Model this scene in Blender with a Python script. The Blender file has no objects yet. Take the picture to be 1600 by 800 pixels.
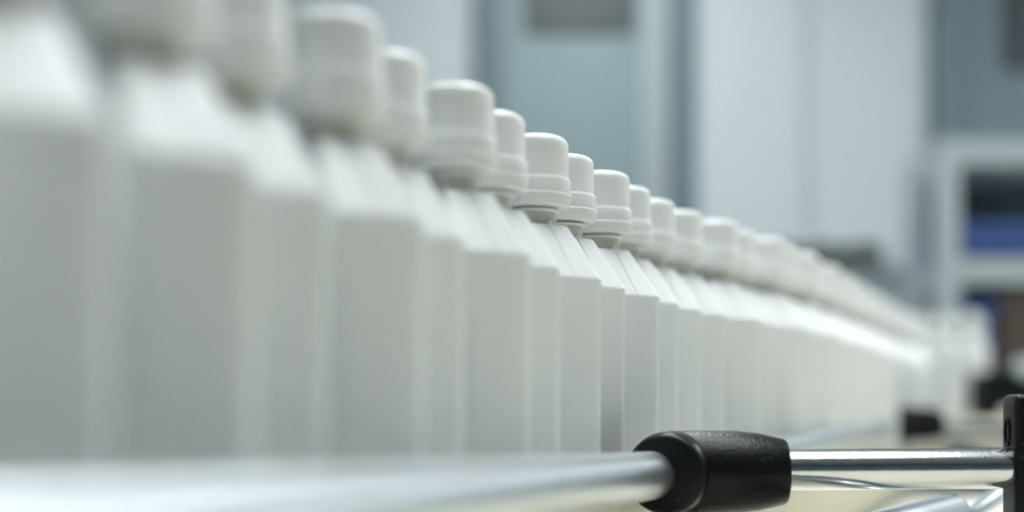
import bpy, bmesh, math, random
from mathutils import Vector, Matrix
random.seed(7)

# ------------------------------------------------------------------ camera, world, lights, exposure
U = 0.04                      # working unit: about the height of a bottle's cap and neck (40 mm)
CZ = 1.0                      # camera height above the floor
F = 2150.0                    # focal length for a frame 1600 wide
scene = bpy.context.scene
col = scene.collection

cam_d = bpy.data.cameras.new('camera')
cam = bpy.data.objects.new('camera', cam_d)
col.objects.link(cam)
cam.location = (0, 0, CZ)
cam.rotation_euler = (math.radians(90), 0, 0)
cam_d.sensor_width = 36.0
cam_d.lens = 36.0 * F / 1600
cam_d.shift_y = 240 / 1600
cam_d.clip_start = 0.02
cam_d.dof.use_dof = True
cam_d.dof.focus_distance = 16.95 * U
cam_d.dof.aperture_fstop = 2.6
scene.camera = cam

world = bpy.data.worlds.new('world')
scene.world = world
world.use_nodes = True
world.node_tree.nodes['Background'].inputs[0].default_value = (0.75, 0.85, 0.9, 1)
world.node_tree.nodes['Background'].inputs[1].default_value = 0.05

scene.view_settings.view_transform = 'Standard'
scene.view_settings.look = 'None'
scene.view_settings.gamma = 1.0
scene.view_settings.use_curve_mapping = False
scene.view_settings.exposure = 0.0
LAMP = 15.0                    # strength of the ceiling lamps' diffusers

# ------------------------------------------------------------------ helpers
def W(x, y, z):
    """point in working units, relative to the camera position -> metres"""
    return Vector((x * U, y * U, CZ + z * U))

def pix(px, py, s):
    """point seen at px,py where one unit measures s pixels (its distance is F/s units)"""
    return Vector(((px - 800) / s, F / s, (640 - py) / s))

def WP(px, py, s):
    p = pix(px, py, s)
    return W(p.x, p.y, p.z)

def node_mat(name, color, rough=0.5, metal=0.0, var=0.06, scale=8.0, bump=0.0, bscale=200.0,
             sss=0.0, spec=0.5, stretch=None):
    m = bpy.data.materials.new(name)
    m.use_nodes = True
    nt = m.node_tree
    b = nt.nodes['Principled BSDF']
    b.inputs['Roughness'].default_value = rough
    b.inputs['Metallic'].default_value = metal
    b.inputs['Specular IOR Level'].default_value = spec
    if sss:
        b.inputs['Subsurface Weight'].default_value = sss
        b.inputs['Subsurface Radius'].default_value = (1, 1, 1)
        b.inputs['Subsurface Scale'].default_value = 0.006
    tc = nt.nodes.new('ShaderNodeTexCoord')
    mp = nt.nodes.new('ShaderNodeMapping')
    if stretch:
        mp.inputs['Scale'].default_value = stretch
    nt.links.new(tc.outputs['Object'], mp.inputs['Vector'])
    n = nt.nodes.new('ShaderNodeTexNoise')
    n.inputs['Scale'].default_value = scale
    n.inputs['Detail'].default_value = 4
    nt.links.new(mp.outputs['Vector'], n.inputs['Vector'])
    mix = nt.nodes.new('ShaderNodeMix')
    mix.data_type = 'RGBA'
    mix.inputs['A'].default_value = tuple(c * (1 - var) for c in color) + (1,)
    mix.inputs['B'].default_value = tuple(min(1, c * (1 + var)) for c in color) + (1,)
    nt.links.new(n.outputs['Fac'], mix.inputs['Factor'])
    nt.links.new(mix.outputs['Result'], b.inputs['Base Color'])
    if bump:
        n2 = nt.nodes.new('ShaderNodeTexNoise')
        n2.inputs['Scale'].default_value = bscale
        n2.inputs['Detail'].default_value = 3
        nt.links.new(mp.outputs['Vector'], n2.inputs['Vector'])
        bp = nt.nodes.new('ShaderNodeBump')
        bp.inputs['Strength'].default_value = bump
        bp.inputs['Distance'].default_value = 0.002
        nt.links.new(n2.outputs['Fac'], bp.inputs['Height'])
        nt.links.new(bp.outputs['Normal'], b.inputs['Normal'])
    return m

def scuff(m, color, scale, lo, hi):
    """sparse pale scuffs and specks over a material's colour"""
    nt = m.node_tree
    b = nt.nodes['Principled BSDF']
    src = b.inputs['Base Color'].links[0].from_socket
    tc = nt.nodes.new('ShaderNodeTexCoord')
    n = nt.nodes.new('ShaderNodeTexNoise')
    n.inputs['Scale'].default_value = scale
    n.inputs['Detail'].default_value = 8
    n.inputs['Roughness'].default_value = 0.7
    nt.links.new(tc.outputs['Object'], n.inputs['Vector'])
    mr = nt.nodes.new('ShaderNodeMapRange')
    mr.inputs['From Min'].default_value = lo
    mr.inputs['From Max'].default_value = hi
    nt.links.new(n.outputs['Fac'], mr.inputs['Value'])
    mix = nt.nodes.new('ShaderNodeMix')
    mix.data_type = 'RGBA'
    nt.links.new(mr.outputs['Result'], mix.inputs['Factor'])
    nt.links.new(src, mix.inputs['A'])
    mix.inputs['B'].default_value = color + (1,)
    nt.links.new(mix.outputs['Result'], b.inputs['Base Color'])

def emit_mat(name, color, strength):
    m = bpy.data.materials.new(name)
    m.use_nodes = True
    nt = m.node_tree
    nt.nodes.remove(nt.nodes['Principled BSDF'])
    e = nt.nodes.new('ShaderNodeEmission')
    e.inputs[0].default_value = color + (1,)
    e.inputs[1].default_value = strength
    nt.links.new(e.outputs[0], nt.nodes['Material Output'].inputs[0])
    return m

M = {
    'bottle': node_mat('white_bottle_plastic', (0.80, 0.82, 0.815), 0.38, var=0.01, scale=30, sss=0.0),
    'neck': node_mat('beige_neck_plastic', (0.54, 0.53, 0.47), 0.4, var=0.01, scale=30),  # neck toned a darker beige than the white body
    'cap': node_mat('white_cap_plastic', (0.80, 0.81, 0.80), 0.36, var=0.01, scale=30),
    'steel': node_mat('polished_steel', (0.62, 0.64, 0.65), 0.16, 1.0, var=0.08, scale=60, bump=0.04, bscale=300),
    'rail': node_mat('brushed_rail_steel', (0.60, 0.64, 0.66), 0.34, 1.0, var=0.06, scale=40),
    'black': node_mat('black_clamp_plastic', (0.006, 0.007, 0.008), 0.34, var=0.3, scale=90, bump=0.15, bscale=500, spec=0.18),
    'cream': node_mat('cream_painted_board', (0.76, 0.71, 0.58), 0.55, var=0.04, scale=20),
    'belt': node_mat('grey_belt', (0.55, 0.56, 0.54), 0.5, var=0.05, scale=30),
    'wall': node_mat('pale_wall_paint', (0.66, 0.72, 0.74), 0.7, var=0.02, scale=2),
    'panel': node_mat('pale_wall_panel', (0.62, 0.685, 0.715), 0.5, var=0.03, scale=1.5),
    'teal': node_mat('teal_door_paint', (0.25, 0.335, 0.35), 0.45, var=0.04, scale=2),
    'dteal': node_mat('dark_teal_frame', (0.16, 0.22, 0.245), 0.5, var=0.05, scale=2),
    'glass': node_mat('dark_door_glass', (0.02, 0.036, 0.041), 0.4, var=0.1, scale=2),
    'floor': node_mat('grey_epoxy_floor', (0.26, 0.28, 0.275), 0.3, var=0.06, scale=3),
    'ceil': node_mat('white_ceiling', (0.78, 0.80, 0.80), 0.8, var=0.02, scale=3),
    'grey': node_mat('grey_powder_coat', (0.42, 0.48, 0.50), 0.45, var=0.04, scale=10),
    'dark': node_mat('charcoal_sheet', (0.085, 0.115, 0.13), 0.5, var=0.1, scale=10),
    'blue': node_mat('blue_crate_plastic', (0.055, 0.10, 0.28), 0.45, var=0.08, scale=12),
    'navy': node_mat('navy_crate_plastic', (0.05, 0.085, 0.22), 0.45, var=0.08, scale=12),
    'brown': node_mat('brown_cardboard', (0.075, 0.055, 0.045), 0.75, var=0.1, scale=15),
    'olive': node_mat('olive_sacking', (0.075, 0.08, 0.055), 0.8, var=0.15, scale=20),
    'lampbox': node_mat('lamp_housing', (0.7, 0.72, 0.72), 0.5, var=0.02),
    'diffuser': emit_mat('lamp_diffuser_glow', (0.93, 0.985, 1.0), LAMP),
}

scuff(M['black'], (0.10, 0.11, 0.11), 220, 0.62, 0.76)
scuff(M['steel'], (0.25, 0.24, 0.2), 160, 0.66, 0.75)

def obj(name, bm, mat, parent=None, smooth=None, loc=None):
    me = bpy.data.meshes.new(name)
    bmesh.ops.recalc_face_normals(bm, faces=bm.faces)
    bm.to_mesh(me)
    bm.free()
    me.materials.append(M[mat] if isinstance(mat, str) else mat)
    if smooth is not None:
        me.polygons.foreach_set('use_smooth', [True] * len(me.polygons))
        me.set_sharp_from_angle(angle=math.radians(smooth))
    o = bpy.data.objects.new(name, me)
    col.objects.link(o)
    if parent is not None:
        o.parent = parent
    if loc is not None:
        o.location = loc
    return o

def thing(name, label, cat, loc=(0, 0, 0), rz=0.0, group=None):
    o = bpy.data.objects.new(name, None)
    o.empty_display_size = 0.02
    col.objects.link(o)
    o.location = loc
    o.rotation_euler = (0, 0, rz)
    return tag(o, label, cat, group)

def tag(o, label=None, cat=None, group=None, kind=None):
    if label: o['label'] = label
    if cat: o['category'] = cat
    if group: o['group'] = group
    if kind: o['kind'] = kind
    return o

def add_box(bm, x0, x1, y0, y1, z0, z1, bev=0.0, mat=None, seg=2):
    vs = [bm.verts.new((x, y, z)) for z in (z0, z1) for y in (y0, y1) for x in (x0, x1)]
    idx = [(0, 2, 3, 1), (4, 5, 7, 6), (0, 1, 5, 4), (2, 6, 7, 3), (0, 4, 6, 2), (1, 3, 7, 5)]
    fs = [bm.faces.new([vs[i] for i in f]) for f in idx]
    if mat is not None:
        for v in vs:
            v.co = mat @ v.co
    if bev > 0:
        es = list({e for f in fs for e in f.edges})
        bmesh.ops.bevel(bm, geom=es, offset=bev, segments=seg, profile=0.6, affect='EDGES')
    return bm

def box(*a, **k):
    return add_box(bmesh.new(), *a, **k)

def frame_to(axis):
    """matrix whose z axis points along axis"""
    return Vector(axis).normalized().to_track_quat('Z', 'Y').to_matrix().to_4x4()

def add_lathe(bm, prof, n=40, mat=None, cap0=True, cap1=True):
    """prof: list of (radius, z); rings about z"""
    rings = []
    for r, z in prof:
        ring = []
        for i in range(n):
            a = 2 * math.pi * i / n
            p = Vector((r * math.cos(a), r * math.sin(a), z))
            ring.append(bm.verts.new(mat @ p if mat is not None else p))
        rings.append(ring)
    for a, b in zip(rings, rings[1:]):
        for i in range(n):
            j = (i + 1) % n
            bm.faces.new((a[i], a[j], b[j], b[i]))
    if cap0: bm.faces.new(rings[0][::-1])
    if cap1: bm.faces.new(rings[-1])
    return bm

def add_rod(bm, p0, p1, r, n=32, ch=0.0):
    d = p1 - p0
    L = d.length
    m = Matrix.Translation(p0) @ frame_to(d)
    if ch:
        prof = [(r - ch, 0), (r, ch), (r, L - ch), (r - ch, L)]
    else:
        prof = [(r, 0), (r, L)]
    return add_lathe(bm, prof, n, m)

def rrect(h, r, n=6, h2=None):
    """rounded rectangle, half sizes h and h2, corner radius r"""
    pts = []
    h2 = h if h2 is None else h2
    for q, (sx, sy) in enumerate(((1, 1), (-1, 1), (-1, -1), (1, -1))):
        cx, cy = sx * (h - r), sy * (h2 - r)
        for i in range(n):
            a = math.pi / 2 * (q + i / (n - 1))
            pts.append((cx + r * math.cos(a), cy + r * math.sin(a)))
    return pts

def loft(bm, rings):
    vr = [[bm.verts.new(p) for p in ring] for ring in rings]
    n = len(vr[0])
    for a, b in zip(vr, vr[1:]):
        for i in range(n):
            j = (i + 1) % n
            bm.faces.new((a[i], a[j], b[j], b[i]))
    bm.faces.new(vr[0][::-1])
    bm.faces.new(vr[-1])
    return bm

def copy_tree(o, parent=None):
    c = o.copy()
    col.objects.link(c)
    c.parent = parent
    for ch in o.children:
        copy_tree(ch, c)
    return c

# ------------------------------------------------------------------ the room
RX0, RX1, RY0, RY1, RH = -2.6, 3.4, -2.6, 100 * U, 2.7
t = 0.1
tag(obj('floor', box(RX0 - t, RX1 + t, RY0 - t, RY1 + t, -t, 0), 'floor'), kind='structure')
tag(obj('ceiling', box(RX0 - t, RX1 + t, RY0 - t, RY1 + t, RH, RH + t), 'ceil'), kind='structure')
tag(obj('wall_left', box(RX0 - t, RX0, RY0, RY1, 0, RH), 'teal'), kind='structure')
tag(obj('wall_right', box(RX1, RX1 + t, RY0, RY1, 0, RH), 'wall'), kind='structure')
tag(obj('wall_front', box(RX0, RX1, RY0 - t, RY0, 0, RH), 'dteal'), kind='structure')
wb = tag(obj('wall_back', box(RX0 - t, RX1 + t, RY1, RY1 + t, 0, RH), 'wall'), kind='structure')

def wx(px):                     # x on the back wall of picture column px
    return (px - 800) / 21.5 * U
# pale cleanroom panels standing proud of the back wall
for a, b in ((-540, -395), (-390, -115), (-110, 165), (170, 445), (450, 738), (1088, 1257), (1262, 1446)):
    obj('wall_panel', box(wx(a), wx(b), RY1 - 0.03, RY1, 0, RH - 0.02, bev=0.006), 'panel', wb)

def door(name, a, b, glass, leafmat, framemat, gx=(0.25, 0.75), gz=(1.93, 2.4)):
    x0, x1 = wx(a), wx(b)
    d = tag(thing(name, None, None, ((x0 + x1) / 2, RY1, 0)), kind='structure')
    w = (x1 - x0) / 2
    fw = 0.075
    H = 2.55
    bm = box(-w, -w + fw, -0.06, 0, 0, H, bev=0.005)
    add_box(bm, w - fw, w, -0.06, 0, 0, H, bev=0.005)
    add_box(bm, -w + fw, w - fw, -0.06, 0, H - fw, H, bev=0.005)
    obj('door_frame', bm, framemat, d)
    leaf = obj('door_leaf', box(-w + fw + 0.004, w - fw - 0.004, -0.035, 0, 0.01, H - fw - 0.004, bev=0.004), leafmat, d)
    lw = 2 * (w - fw)
    g0, g1 = -w + fw + gx[0] * lw, -w + fw + gx[1] * lw
    obj('window_pane', box(g0, g1, -0.043, -0.034, gz[0], gz[1], bev=0.002), 'glass', leaf)
    bm = bmesh.new()
    add_rod(bm, Vector((w - fw - 0.07, -0.08, 1.0)), Vector((w - fw - 0.07, -0.08, 1.25)), 0.01, 12)
    add_rod(bm, Vector((w - fw - 0.07, -0.08, 1.02)), Vector((w - fw - 0.07, -0.03, 1.02)), 0.008, 10)
    add_rod(bm, Vector((w - fw - 0.07, -0.08, 1.23)), Vector((w - fw - 0.07, -0.03, 1.23)), 0.008, 10)
    obj('door_handle', bm, 'steel', leaf, smooth=40)
    obj('door_stile', box(w - fw - 0.075, w - fw - 0.006, -0.042, -0.034, 0.02, H - fw - 0.01, bev=0.002), 'grey', leaf)
    return d
door('door_1', 742, 1084, True, 'teal', 'dteal', gx=(0.14, 0.80), gz=(2.08, 2.4))
door('door_2', 1452, 1960, True, 'dteal', 'dteal', gx=(0.16, 0.85), gz=(1.98, 2.4))
tag(obj('baseboard_back', box(RX0, RX1, RY1 - 0.045, RY1 - 0.03, 0, 0.1, bev=0.004), 'dteal'), kind='structure')

# ceiling lamps: shallow troughs with a glowing diffuser
lamps = [(-0.35, 0.62, 'above the blurred near bottles'), (0.5, 0.62, 'above the camera side of the clamp'), 
         (0.2, 1.55, 'over the middle of the conveyor'), (2.5, 2.0, 'near the right wall'), (2.5, 3.3, 'by the dark door in the back right corner'),
         (0.25, 2.9, 'in front of the teal door')]
for x, y, wd in lamps:
    for _ in (0,):
        L = thing('ceiling_lamp', 'long white ceiling lamp ' + wd, 'lamp', (x, y, RH), group='ceiling lamps')
        obj('lamp_housing', box(-0.17, 0.17, -0.64, 0.64, -0.05, 0, bev=0.006), 'lampbox', L)
        obj('diffuser', box(-0.15, 0.15, -0.62, 0.62, -0.06, -0.0495), 'diffuser', L)

# ------------------------------------------------------------------ the row of bottles: path
V, KP = 1563.0, 0.57e-3
LAT = {-4: 4.84, -3: 4.98, -2: 4.83, -1: 4.98, 0: 4.83, 1: 5.0, 2: 4.84, 3: 4.97, 4: 4.875, 5: 4.95, 6: 4.84, 7: 4.88, 8: 4.83}
NEAR = {-4: 105, -3: 68, -2: 27, -1: 18, 0: 9, 1: 8, 2: 4, 3: 4}   # the nearest bottles step a little towards the rail
row = []                         # (x, y) in units
for kk in range(-4, 9):
    s = 1.0 / (5e-3 + KP * kk)
    px = V - LAT[kk] * s - 0.43 * s + NEAR.get(kk, 0)
    y = F / s + 0.45             # s was read off the cap's front rim; the bottle's axis stands behind it
    row.append(Vector(((px - 800) * y / F, y)))
way = [row[-1], Vector((3.45, 23.5)), Vector((5.65, 27.8)), Vector((8.45, 34.7)), Vector((12.1, 43.9)), Vector((14.1, 48.6))]
def catmull(p, n=40):
    out = []
    q = [p[0] * 2 - p[1]] + p + [p[-1] * 2 - p[-2]]
    for i in range(1, len(q) - 2):
        for j in range(n):
            u = j / n
            out.append(0.5 * ((2 * q[i]) + (q[i + 1] - q[i - 1]) * u + (2 * q[i - 1] - 5 * q[i] + 4 * q[i + 1] - q[i + 2]) * u * u
                              + (3 * q[i] - q[i - 1] - 3 * q[i + 1] + q[i + 2]) * u ** 3))
    out.append(p[-1])
    return out
cur = catmull(way)
acc, nxt = 0.0, 1.32
far = []
for a, b in zip(cur, cur[1:]):
    d = (b - a).length
    while acc + d >= nxt:
        p = a.lerp(b, (nxt - acc) / d)
        far.append((p, (b - a).normalized()))
        nxt += 1.32
    acc += d
e_row = Vector(((V - 800) / F, 1.0)).normalized()

# ------------------------------------------------------------------ bottle
BB, BA = 0.45, 0.80               # half width and half depth of the flat bottle
TURN = math.radians(37)          # the bottles stand askew on the belt, narrow side towards the rail
ZB = -2.1                        # level of the belt under the bottles, in units from the camera
def make_bottle():
    t_ = thing('plastic_bottle', 'x', 'bottle')
    rings = []
    for b, a, r, z in ((0.39, 0.74, 0.15, 0.0), (0.43, 0.78, 0.17, 0.02), (BB, BA, 0.19, 0.07), (BB, BA, 0.19, 1.8), (BB, BA, 0.18, 3.56),
                       (BB - 0.003, BA - 0.003, 0.15, 3.585), (BB - 0.014, BA - 0.014, 0.14, 3.608),
                       (0.285, 0.335, 0.05, 4.195), (0.27, 0.32, 0.05, 4.222), (0.262, 0.30, 0.06, 4.235)):
        rings.append([(x * U, y * U, z * U) for x, y in rrect(b, r, h2=a)])
    bm = loft(bmesh.new(), rings)
    body = obj('body', bm, 'bottle', t_, smooth=24)
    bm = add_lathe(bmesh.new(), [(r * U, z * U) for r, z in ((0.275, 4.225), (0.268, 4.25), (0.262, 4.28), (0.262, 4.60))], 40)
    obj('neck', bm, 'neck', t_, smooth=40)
    bm = add_lathe(bmesh.new(), [(r * U, z * U) for r, z in ((0.25, 4.39), (0.295, 4.40), (0.305, 4.412), (0.295, 4.424), (0.25, 4.43))], 40, cap0=False, cap1=False)
    obj('neck_ring', bm, 'bottle', t_, smooth=50)
    # thin moulding fin down the middle of each narrow shoulder
    for sg in (-1, 1):
        bm = bmesh.new()
        q = []
        for y, z in ((BA - 0.03, 3.60), (0.325, 4.205), (0.30, 4.262)):
            q.append([bm.verts.new((x * U, sg * (y + o) * U, (z + o * 0.6) * U)) for x, o in ((-0.02, -0.01), (-0.010, 0.022), (0.010, 0.022), (0.02, -0.01))])
        for a_, b_ in zip(q, q[1:]):
            for n_ in range(4):
                bm.faces.new((a_[n_], a_[(n_ + 1) % 4], b_[(n_ + 1) % 4], b_[n_]))
        bm.faces.new(q[0]); bm.faces.new(q[-1])
        obj('mould_seam', bm, 'bottle', t_)
    prof = [(0.38, 4.605), (0.43, 4.607), (0.432, 4.62), (0.430, 4.755), (0.425, 4.772), (0.412, 4.785), (0.409, 4.80), (0.403, 5.12)]
    for i in range(1, 8):
        a = math.pi / 2 * i / 7
        prof.append((0.293 + 0.11 * math.cos(a), 5.165 + 0.11 * math.sin(a)))
    prof.append((0.02, 5.285))
    cap = obj('cap', add_lathe(bmesh.new(), [(r * U, z * U) for r, z in prof], 48), 'cap', t_, smooth=35)
    prof = [(0.28, 4.448), (0.395, 4.448), (0.415, 4.458), (0.43, 4.49), (0.447, 4.57), (0.447, 4.585), (0.442, 4.597), (0.428, 4.606), (0.38, 4.606)]
    obj('tamper_ring', add_lathe(bmesh.new(), [(r * U, z * U) for r, z in prof], 48), 'cap', cap, smooth=35)
    return t_

words = ['zeroth', 'first', 'second', 'third', 'fourth', 'fifth', 'sixth', 'seventh', 'eighth', 'ninth', 'tenth', 'eleventh', 'twelfth',
         'thirteenth', 'fourteenth', 'fifteenth', 'sixteenth', 'seventeenth', 'eighteenth', 'nineteenth', 'twentieth']
words += ['twenty-' + w for w in words[1:10]] + ['thirtieth'] + ['thirty-' + w for w in words[1:10]] + ['fortieth']
bottle0 = make_bottle()
spots = []
for i, p in enumerate(row):
    spots.append((p, e_row))
for i, (p, d) in enumerate(far):
    n = Vector((d.y, -d.x))
    spots.append((p + n * (0.07 if i % 2 else -0.07), d))
for i, (p, d) in enumerate(spots):
    b = bottle0 if i == 0 else copy_tree(bottle0)
    b.location = W(p.x, p.y, ZB)
    b.rotation_euler = (0, 0, TURN - math.atan2(d.x, d.y) + math.atan2(e_row.x, e_row.y) + math.radians(random.uniform(-1.5, 1.5)))
    n = i + 1
    if i == 0:
        lab = 'nearest, most blurred white bottle, cut off by the left edge of the picture'
    elif i <= 3:
        lab = 'large blurred white bottle with cropped cap, %s in the row from the left' % words[n]
    elif i <= 8:
        lab = 'white flat bottle with slightly blurred screw cap, %s in the row from the left' % words[n]
    elif i <= 13:
        lab = 'sharply focused white flat bottle with stepped screw cap, %s in the row from left' % words[n]
    else:
        lab = 'distant blurred white bottle on the conveyor, %s in the row from the left' % words[n]
    tag(b, lab, 'bottle', 'white bottles in the row on the conveyor')
N_ROW = len(spots)

# ------------------------------------------------------------------ conveyor under the bottles
full = [row[0] - e_row * 4.0] + row[:-1] + cur + [cur[-1] + (cur[-1] - cur[-3]).normalized() * 3.0]
# smooth the zigzag out of the near part
sm = []
for i, p in enumerate(full):
    lo, hi = max(0, i - 2), min(len(full), i + 3)
    acc_ = Vector((0, 0))
    for q in full[lo:hi]: acc_ += q
    sm.append(acc_ / (hi - lo) if 1 < i < 14 else p)
path = [sm[0]]
for p in sm[1:]:
    if (p - path[-1]).length > 0.6: path.append(p)
def ribbon(pts, o0, o1, z0, z1):
    """closed strip following pts between side offsets o0..o1 (units, + is towards the rail) and heights z0..z1"""
    bm = bmesh.new()
    prev = None
    for i, p in enumerate(pts):
        d = (pts[min(i + 1, len(pts) - 1)] - pts[max(i - 1, 0)]).normalized()
        n = Vector((d.y, -d.x))
        a, b = p + n * o0, p + n * o1
        q = [bm.verts.new(W(a.x, a.y, z0)), bm.verts.new(W(b.x, b.y, z0)), bm.verts.new(W(b.x, b.y, z1)), bm.verts.new(W(a.x, a.y, z1))]
        if prev:
            for k in range(4):
                bm.faces.new((prev[k], prev[(k + 1) % 4], q[(k + 1) % 4], q[k]))
        else:
            bm.faces.new(q)
        prev = q
    bm.faces.new(prev[::-1])
    return bm
conv = thing('bottle_conveyor', 'long narrow conveyor with cream side boards carrying the row of bottles', 'conveyor')
obj('belt', ribbon(path, -0.95, 0.90, ZB - 0.15, ZB), 'belt', conv)
obj('conveyor_frame', ribbon(path, -1.0, 1.0, ZB - 1.6, ZB - 0.16), 'grey', conv)
def split_path(pts, cuts):
    out, cur_ = [], [pts[0]]
    for a, b in zip(pts, pts[1:]):
        for c in cuts:
            if a.y < c <= b.y:
                m = a.lerp(b, (c - a.y) / (b.y - a.y))
                cur_.append(m - (b - a).normalized() * 0.015)
                out.append(cur_)
                cur_ = [m + (b - a).normalized() * 0.015]
        cur_.append(b)
    out.append(cur_)
    return out
for seg in split_path(path, (16.2, 31.0)):
    obj('side_board', ribbon(seg, 0.92, 1.0, ZB - 0.155, -1.10), 'cream', conv)
for yy in (6.5, 26.0, 46.0):
    p = min(path, key=lambda q: abs(q.y - yy))
    for s_ in (-0.6, 0.6):
        obj('leg', box(*(lambda c: (c.x - 0.012, c.x + 0.012, c.y - 0.012, c.y + 0.012, 0.0, CZ + (ZB - 1.6) * U))(W(p.x + s_, p.y, 0))), 'grey', conv)

# cream bench in front of the conveyor
bench = thing('machine_bench', 'low cream machine bed in front of the conveyor under the steel rod', 'bench')
bm = bmesh.new()
BT = -2.35
left = [p + Vector((1.12, -0.35)) for p in path if p.y < 37.6]
vs_t = [bm.verts.new(W(p.x, p.y, BT)) for p in left] + [bm.verts.new(W(22.0, left[-1].y, BT)), bm.verts.new(W(22.0, left[0].y, BT))]
f = bm.faces.new(vs_t)
ex = bmesh.ops.extrude_face_region(bm, geom=[f])
for v in ex['geom']:
    if isinstance(v, bmesh.types.BMVert): v.co.z -= 0.5 * U
obj('bench_top', bm, 'cream', bench)
for (x, y) in ((0.6, 5.0), (21.0, 5.0), (21.0, 36.5), (11.6, 36.0)):
    c = W(x, y, 0)
    obj('leg', box(c.x - 0.015, c.x + 0.015, c.y - 0.015, c.y + 0.015, 0, CZ + (BT - 0.5) * U), 'grey', bench)

# ------------------------------------------------------------------ guide rails
def rail(name, pts, r, label):
    o = bmesh.new()
    for a, b in zip(pts, pts[1:]):
        add_rod(o, W(*a), W(*b), r * U, 40, ch=0.03 * U)
    return tag(obj(name, o, 'rail', smooth=40), label, 'rail', 'guide rails')
A = pix(1034, 741, 131)
B1 = pix(600, 795, 238)
dirn = (B1 - A)
A2 = A - dirn.normalized() * 0.25
B2 = A + dirn * 1.75
rail('guide_rail', [tuple(A2), tuple(B2)], 0.28, 'grey steel guide rail running from the black clamp to the blurred lower left')
C1 = pix(1072, 737, 127)
C2 = pix(1384, 667, 60)
rail('guide_rail', [tuple(C1), tuple(C2)], 0.2, 'thin grey guide rail running back from the near clamp to the small far clamp')

# ------------------------------------------------------------------ rail bracket: clamp, rod, slotted head, post
def lathe_x(bm, prof, origin, n=48):
    m = Matrix.Translation(origin) @ Matrix.Rotation(math.radians(90), 4, 'Y')
    return add_lathe(bm, prof, n, m)
def make_bracket(label, loc, group, x0=4.20, dz=0.0, sc=0.9275, foot=BT):
    """local frame in metres: origin where the rail axis crosses the clamp, rod runs along +x"""
    t_ = thing('rail_bracket', label, 'bracket', loc, 0, group)
    bm = bmesh.new()
    # barrel, its axis along x
    prof = [(0.30, -0.30), (0.46, -0.22), (0.525, -0.05), (0.535, 0.15), (0.53, 0.70), (0.50, 1.00), (0.45, 1.22), (0.425, 1.33), (0.405, 1.36), (0.36, 1.365)]
    lathe_x(bm, [(r * U, x * U) for r, x in prof], Vector((0, 0, 0)))
    # round head facing along the rail
    d = Vector((-dirn.x, -dirn.y, 0)).normalized()
    m = Matrix.Translation(-d * 0.62 * U + Vector((-0.06 * U, 0, 0))) @ frame_to(d)
    add_lathe(bm, [(r * U, z * U) for r, z in ((0.44, 0.0), (0.475, 0.015), (0.505, 0.06), (0.525, 0.2), (0.53, 0.6), (0.50, 1.0), (0.42, 1.12))], 48, m)
    cl = obj('clamp', bm, 'black', t_, smooth=40)
    # thin raised mould seam along the barrel
    bm = box(0.42 * U, 1.15 * U, -0.541 * U, -0.45 * U, -0.012 * U, 0.0)
    obj('mould_seam', bm, 'black', cl)
    # screw lug under the head
    bm = bmesh.new()
    add_lathe(bm, [(r * U, z * U) for r, z in ((0.10, -0.78), (0.13, -0.76), (0.13, -0.40))], 20, Matrix.Translation((0.25 * U, 0, 0)))
    obj('clamp_screw', bm, 'steel', cl, smooth=40)
    # rod
    bm = bmesh.new()
    add_rod(bm, Vector((1.2 * U, 0, (0.03 + dz) * U)), Vector(((x0 + 0.1) * U, 0, (0.05 + dz) * U)), 0.267 * U, 48)
    obj('rod', bm, 'steel', t_, smooth=40)
    # slotted black head
    bm = box(x0 * U, (x0 + 1.1) * U, -0.36 * U, 0.20 * U, -1.05 * U, 1.0 * U, bev=0.12 * U, seg=4)
    hd = obj('bracket_head', bm, 'black', t_, smooth=40)
    bm = bmesh.new()
    mm = Matrix.Translation(((x0 - 0.004) * U, -0.05 * U, 0.52 * U)) @ Matrix.Rotation(math.radians(90), 4, 'Y') @ Matrix.Diagonal((0.19, 0.085, 1, 1)).to_4x4()
    add_lathe(bm, [(0.80 * U, 0.02 * U), (0.82 * U, -0.01 * U), (1.0 * U, -0.015 * U), (1.02 * U, 0.02 * U)], 32, mm, cap0=True, cap1=False)
    obj('slot', bm, 'black', hd, smooth=40)
    # front pinch bolt
    bm = bmesh.new()
    add_rod(bm, Vector(((x0 + 0.6) * U, -0.46 * U, 0.55 * U)), Vector(((x0 + 0.6) * U, -0.3 * U, 0.55 * U)), 0.16 * U, 6)
    obj('pinch_bolt', bm, 'steel', hd)
    bm = bmesh.new()
    zb = (CZ + foot * U - loc[2]) / sc
    add_rod(bm, Vector(((x0 + 0.6) * U, -0.05 * U, zb)), Vector(((x0 + 0.6) * U, -0.05 * U, -1.0 * U)), 0.2 * U, 24)
    obj('post', bm, 'steel', t_, smooth=40)
    return t_
near = make_bracket('large sharp black clamp on a polished steel rod in the foreground', WP(1062, 737.5, 131), 'rail brackets')
near.scale = (0.9275,) * 3
farb = make_bracket('x', WP(1403, 663, 56), 'rail brackets', 5.6, -0.28, 0.9, -CZ / U)
farb.scale = (0.9, 0.9, 0.9)
tag(farb, 'small blurred black clamp with its rod at the far end of the thin guide rail', 'bracket', 'rail brackets')

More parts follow.
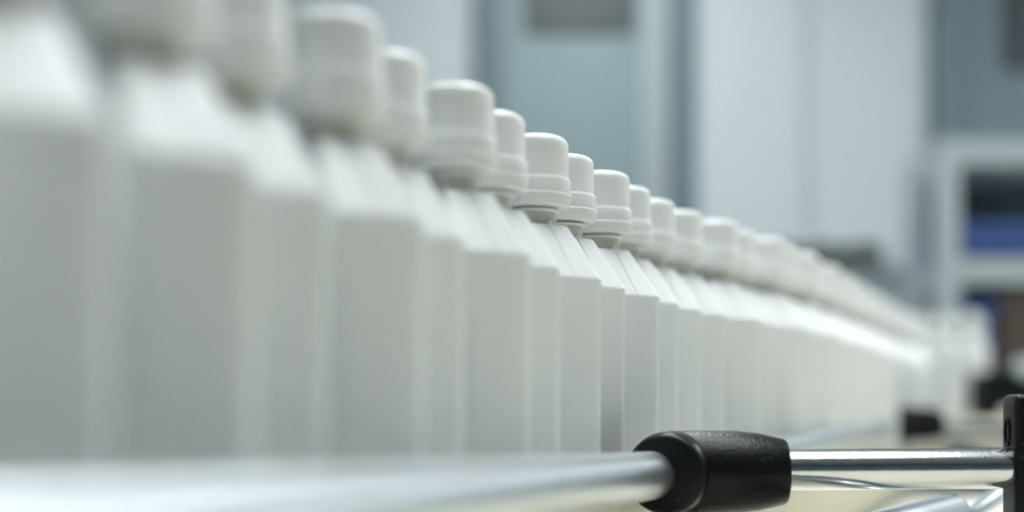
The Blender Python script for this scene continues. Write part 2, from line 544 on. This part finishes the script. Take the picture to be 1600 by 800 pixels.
# lower steel tubes under the rod, each on its own foot on the machine bed
def low_tube(p, q, r, ch, u, label):
    o = tag(obj('lower_tube', add_rod(bmesh.new(), p, q, r * U, 40, ch=ch * U), 'rail', smooth=50), label, 'tube')
    m = p.lerp(q, u)
    bm = add_rod(bmesh.new(), Vector((m.x, m.y, CZ + BT * U)), Vector((m.x, m.y, m.z - 0.5 * r * U)), 0.6 * r * U, 24)
    obj('support_foot', bm, 'black', o, smooth=40)
low_tube(WP(1488, 806, 116), WP(1260, 868, 145), 0.30, 0.08, 0.45, 'thick blunt-ended steel tube lying low beneath the polished rod')
low_tube(WP(1600, 748, 100), WP(1480, 826, 112), 0.14, 0.03, 0.12, 'thin grey tube slanting up behind the black slotted bracket head')

# ------------------------------------------------------------------ far accumulation table and what stands on it
ft = thing('packing_table', 'cream topped table behind the far clamp with bottles standing on it', 'table')
TT = -0.45
c0 = [Vector((10.6, 31.5)), Vector((23.0, 75.0)), Vector((44.0, 75.0)), Vector((34.0, 31.5))]
c0[0] = Vector((14.2, 40.0)); c0[3] = Vector((34.0, 40.0))
bm = bmesh.new()
f = bm.faces.new([bm.verts.new(W(p.x, p.y, TT)) for p in c0])
ex = bmesh.ops.extrude_face_region(bm, geom=[f])
for v in ex['geom']:
    if isinstance(v, bmesh.types.BMVert): v.co.z -= 1.0 * U
obj('table_top', bm, 'cream', ft)
for p in c0:
    c = W(p.x, p.y, 0)
    q = W(25.0, 52.0, 0)
    dx, dy = (0.03 if c.x < q.x else -0.03), (0.03 if c.y < q.y else -0.03)
    obj('leg', box(c.x + dx - 0.02, c.x + dx + 0.02, c.y + dy - 0.02, c.y + dy + 0.02, 0, CZ + (TT - 1.0) * U), 'grey', ft)
kb = [W(14.2, 39.7, 0), W(34.0, 40.15, 0)]
obj('front_kerb', box(kb[0].x, kb[1].x, kb[0].y, kb[1].y, CZ + (TT - 0.02) * U, CZ + 0.06 * U, bev=0.003), 'cream', ft)
cluster = [(1437, 30.5, 'front left'), (1478, 30.8, 'front middle'), (1519, 31.0, 'front right'), (1450, 29.2, 'back left'), (1489, 29.4, 'back middle'), (1525, 29.6, 'back right')]
for px, s, wd in cluster:
    b = copy_tree(bottle0)
    b.location = WP(px, 640 - TT * s, s)
    b.rotation_euler = (0, 0, math.radians(random.uniform(-12, 12)))
    tag(b, 'very blurred white bottle standing on the cream table, %s of the six' % wd, 'bottle', 'white bottles on the cream table')

# black motor housing on the table
mt = thing('motor_housing', 'blurred black machine part on the cream table beside the far bottles', 'machine', WP(1575, 640 - TT * 36, 36))
obj('housing', box(-1.45 * U, 1.6 * U, -1.1 * U, 1.1 * U, 0.0, 2.1 * U, bev=0.3 * U), 'black', mt, smooth=40)
bm = bmesh.new()
add_rod(bm, Vector((0.1 * U, -0.5 * U, 2.0 * U)), Vector((2.4 * U, -0.5 * U, 2.0 * U)), 0.62 * U, 32, ch=0.1 * U)
obj('motor_drum', bm, 'grey', mt, smooth=40)

# ------------------------------------------------------------------ background: rack with crates, counter with sacks
ry = 76.0
rs = F / ry
rx = lambda px: (px - 800) / rs * U
rz = lambda py: CZ + (640 - py) / rs * U
rack = thing('storage_rack', 'pale grey metal storage rack in the right background', 'rack', (0, 0, 0))
for a, b in ((1466, 1500), (1790, 1824)):
    for dy in (0, 6):
        obj('post', box(rx(a), rx(b), (ry + dy) * U, (ry + dy + 1.0) * U, 0, rz(216), bev=0.003), 'grey', rack)
for p0, p1, nm in ((217, 256, 'top_shelf'), (404, 442, 'shelf'), (632, 668, 'shelf')):
    obj(nm, box(rx(1500), rx(1790), ry * U, (ry + 7) * U, rz(p1), rz(p0), bev=0.003), 'grey', rack)
obj('back_panel', box(rx(1500), rx(1790), (ry + 6.6) * U, (ry + 6.9) * U, rz(660), rz(250)), 'dark', rack)

def crate(px0, px1, py0, py1, mat, label):
    x0, x1, z0, z1 = rx(px0), rx(px1), rz(py1), rz(py0)
    c = thing('storage_crate', label, 'crate', ((x0 + x1) / 2, (ry + 3.4) * U, z0), 0, 'crates on the rack')
    w, h, dpt = (x1 - x0) / 2, z1 - z0, 2.8 * U
    bm = box(-w, w, -dpt, dpt, 0, 0.01)
    for a in ((-w, w, -dpt, -dpt + 0.008), (-w, w, dpt - 0.008, dpt), (-w, -w + 0.008, -dpt, dpt), (w - 0.008, w, -dpt, dpt)):
        add_box(bm, a[0], a[1], a[2], a[3], 0, h)
    obj('crate_body', bm, mat, c)
    for a in ((-w - 0.008, w + 0.008, -dpt - 0.008, -dpt), (-w - 0.008, w + 0.008, dpt, dpt + 0.008)):
        obj('crate_rim', box(a[0], a[1], a[2], a[3], h - 0.02, h), mat, c)
    return c
crate(1503, 1640, 346, 403, 'blue', 'shallow blue plastic crate on the middle shelf of the grey rack')
crate(1503, 1562, 470, 631, 'navy', 'tall navy plastic crate on the lower shelf of the grey rack')
bx0, bx1 = rx(1570), rx(1660)
cb = thing('cardboard_box', 'brown cardboard box at the right edge on the lower rack shelf', 'box', ((bx0 + bx1) / 2, (ry + 3.5) * U, rz(632)))
w = (bx1 - bx0) / 2
hb = rz(450) - rz(632)
obj('carton', box(-w, w, -2.8 * U, 2.8 * U, 0, hb, bev=0.003), 'brown', cb)
obj('tape', box(-0.02, 0.02, -2.8 * U - 0.001, 2.8 * U + 0.001, hb - 0.0005, hb + 0.0015), 'cream', cb)

# counter with sacks in front of the pale panels
cs = F / 86.0
cx = lambda px: (px - 800) / cs * U
cz = lambda py: CZ + (640 - py) / cs * U
ct = thing('work_counter', 'grey blue counter standing against the pale wall panels', 'counter', (0, 0, 0))
obj('counter_body', box(cx(1190), cx(1418), 86 * U, 97 * U, 0.08, cz(425)), 'grey', ct)
obj('counter_top', box(cx(1185), cx(1422), 85.5 * U, 97.2 * U, cz(425), cz(416), bev=0.003), 'grey', ct)
obj('plinth', box(cx(1195), cx(1413), 87 * U, 96 * U, 0, 0.08), 'black', ct)
for i, (a, b, wd) in enumerate(((1192, 1262, 'left, behind the bottle caps'), (1264, 1330, 'middle'), (1332, 1398, 'right'))):
    w = (cx(b) - cx(a)) / 2
    s_ = thing('filled_sack', 'low olive brown sack on the counter, %s of three' % wd, 'sack', ((cx(a) + cx(b)) / 2, 90 * U, cz(416)), 0, 'sacks on the counter')
    bm = bmesh.new()
    bmesh.ops.create_uvsphere(bm, u_segments=24, v_segments=14, radius=1.0)
    H = 0.072
    for v in bm.verts:
        x, y, z = v.co
        q = lambda c, e: math.copysign(abs(c) ** e, c)
        v.co = (q(x, 0.6) * w, q(y, 0.6) * 3.2 * U, max(-0.98, q(z, 0.7)) * H / 2 + H / 2 * 0.98)
    obj('sack_body', bm, 'olive', s_, smooth=60)
    obj('stitched_hem', box(-w * 0.5, w * 0.5, -3.3 * U, -2.9 * U, H * 0.40, H * 0.55, bev=0.003), 'olive', s_)
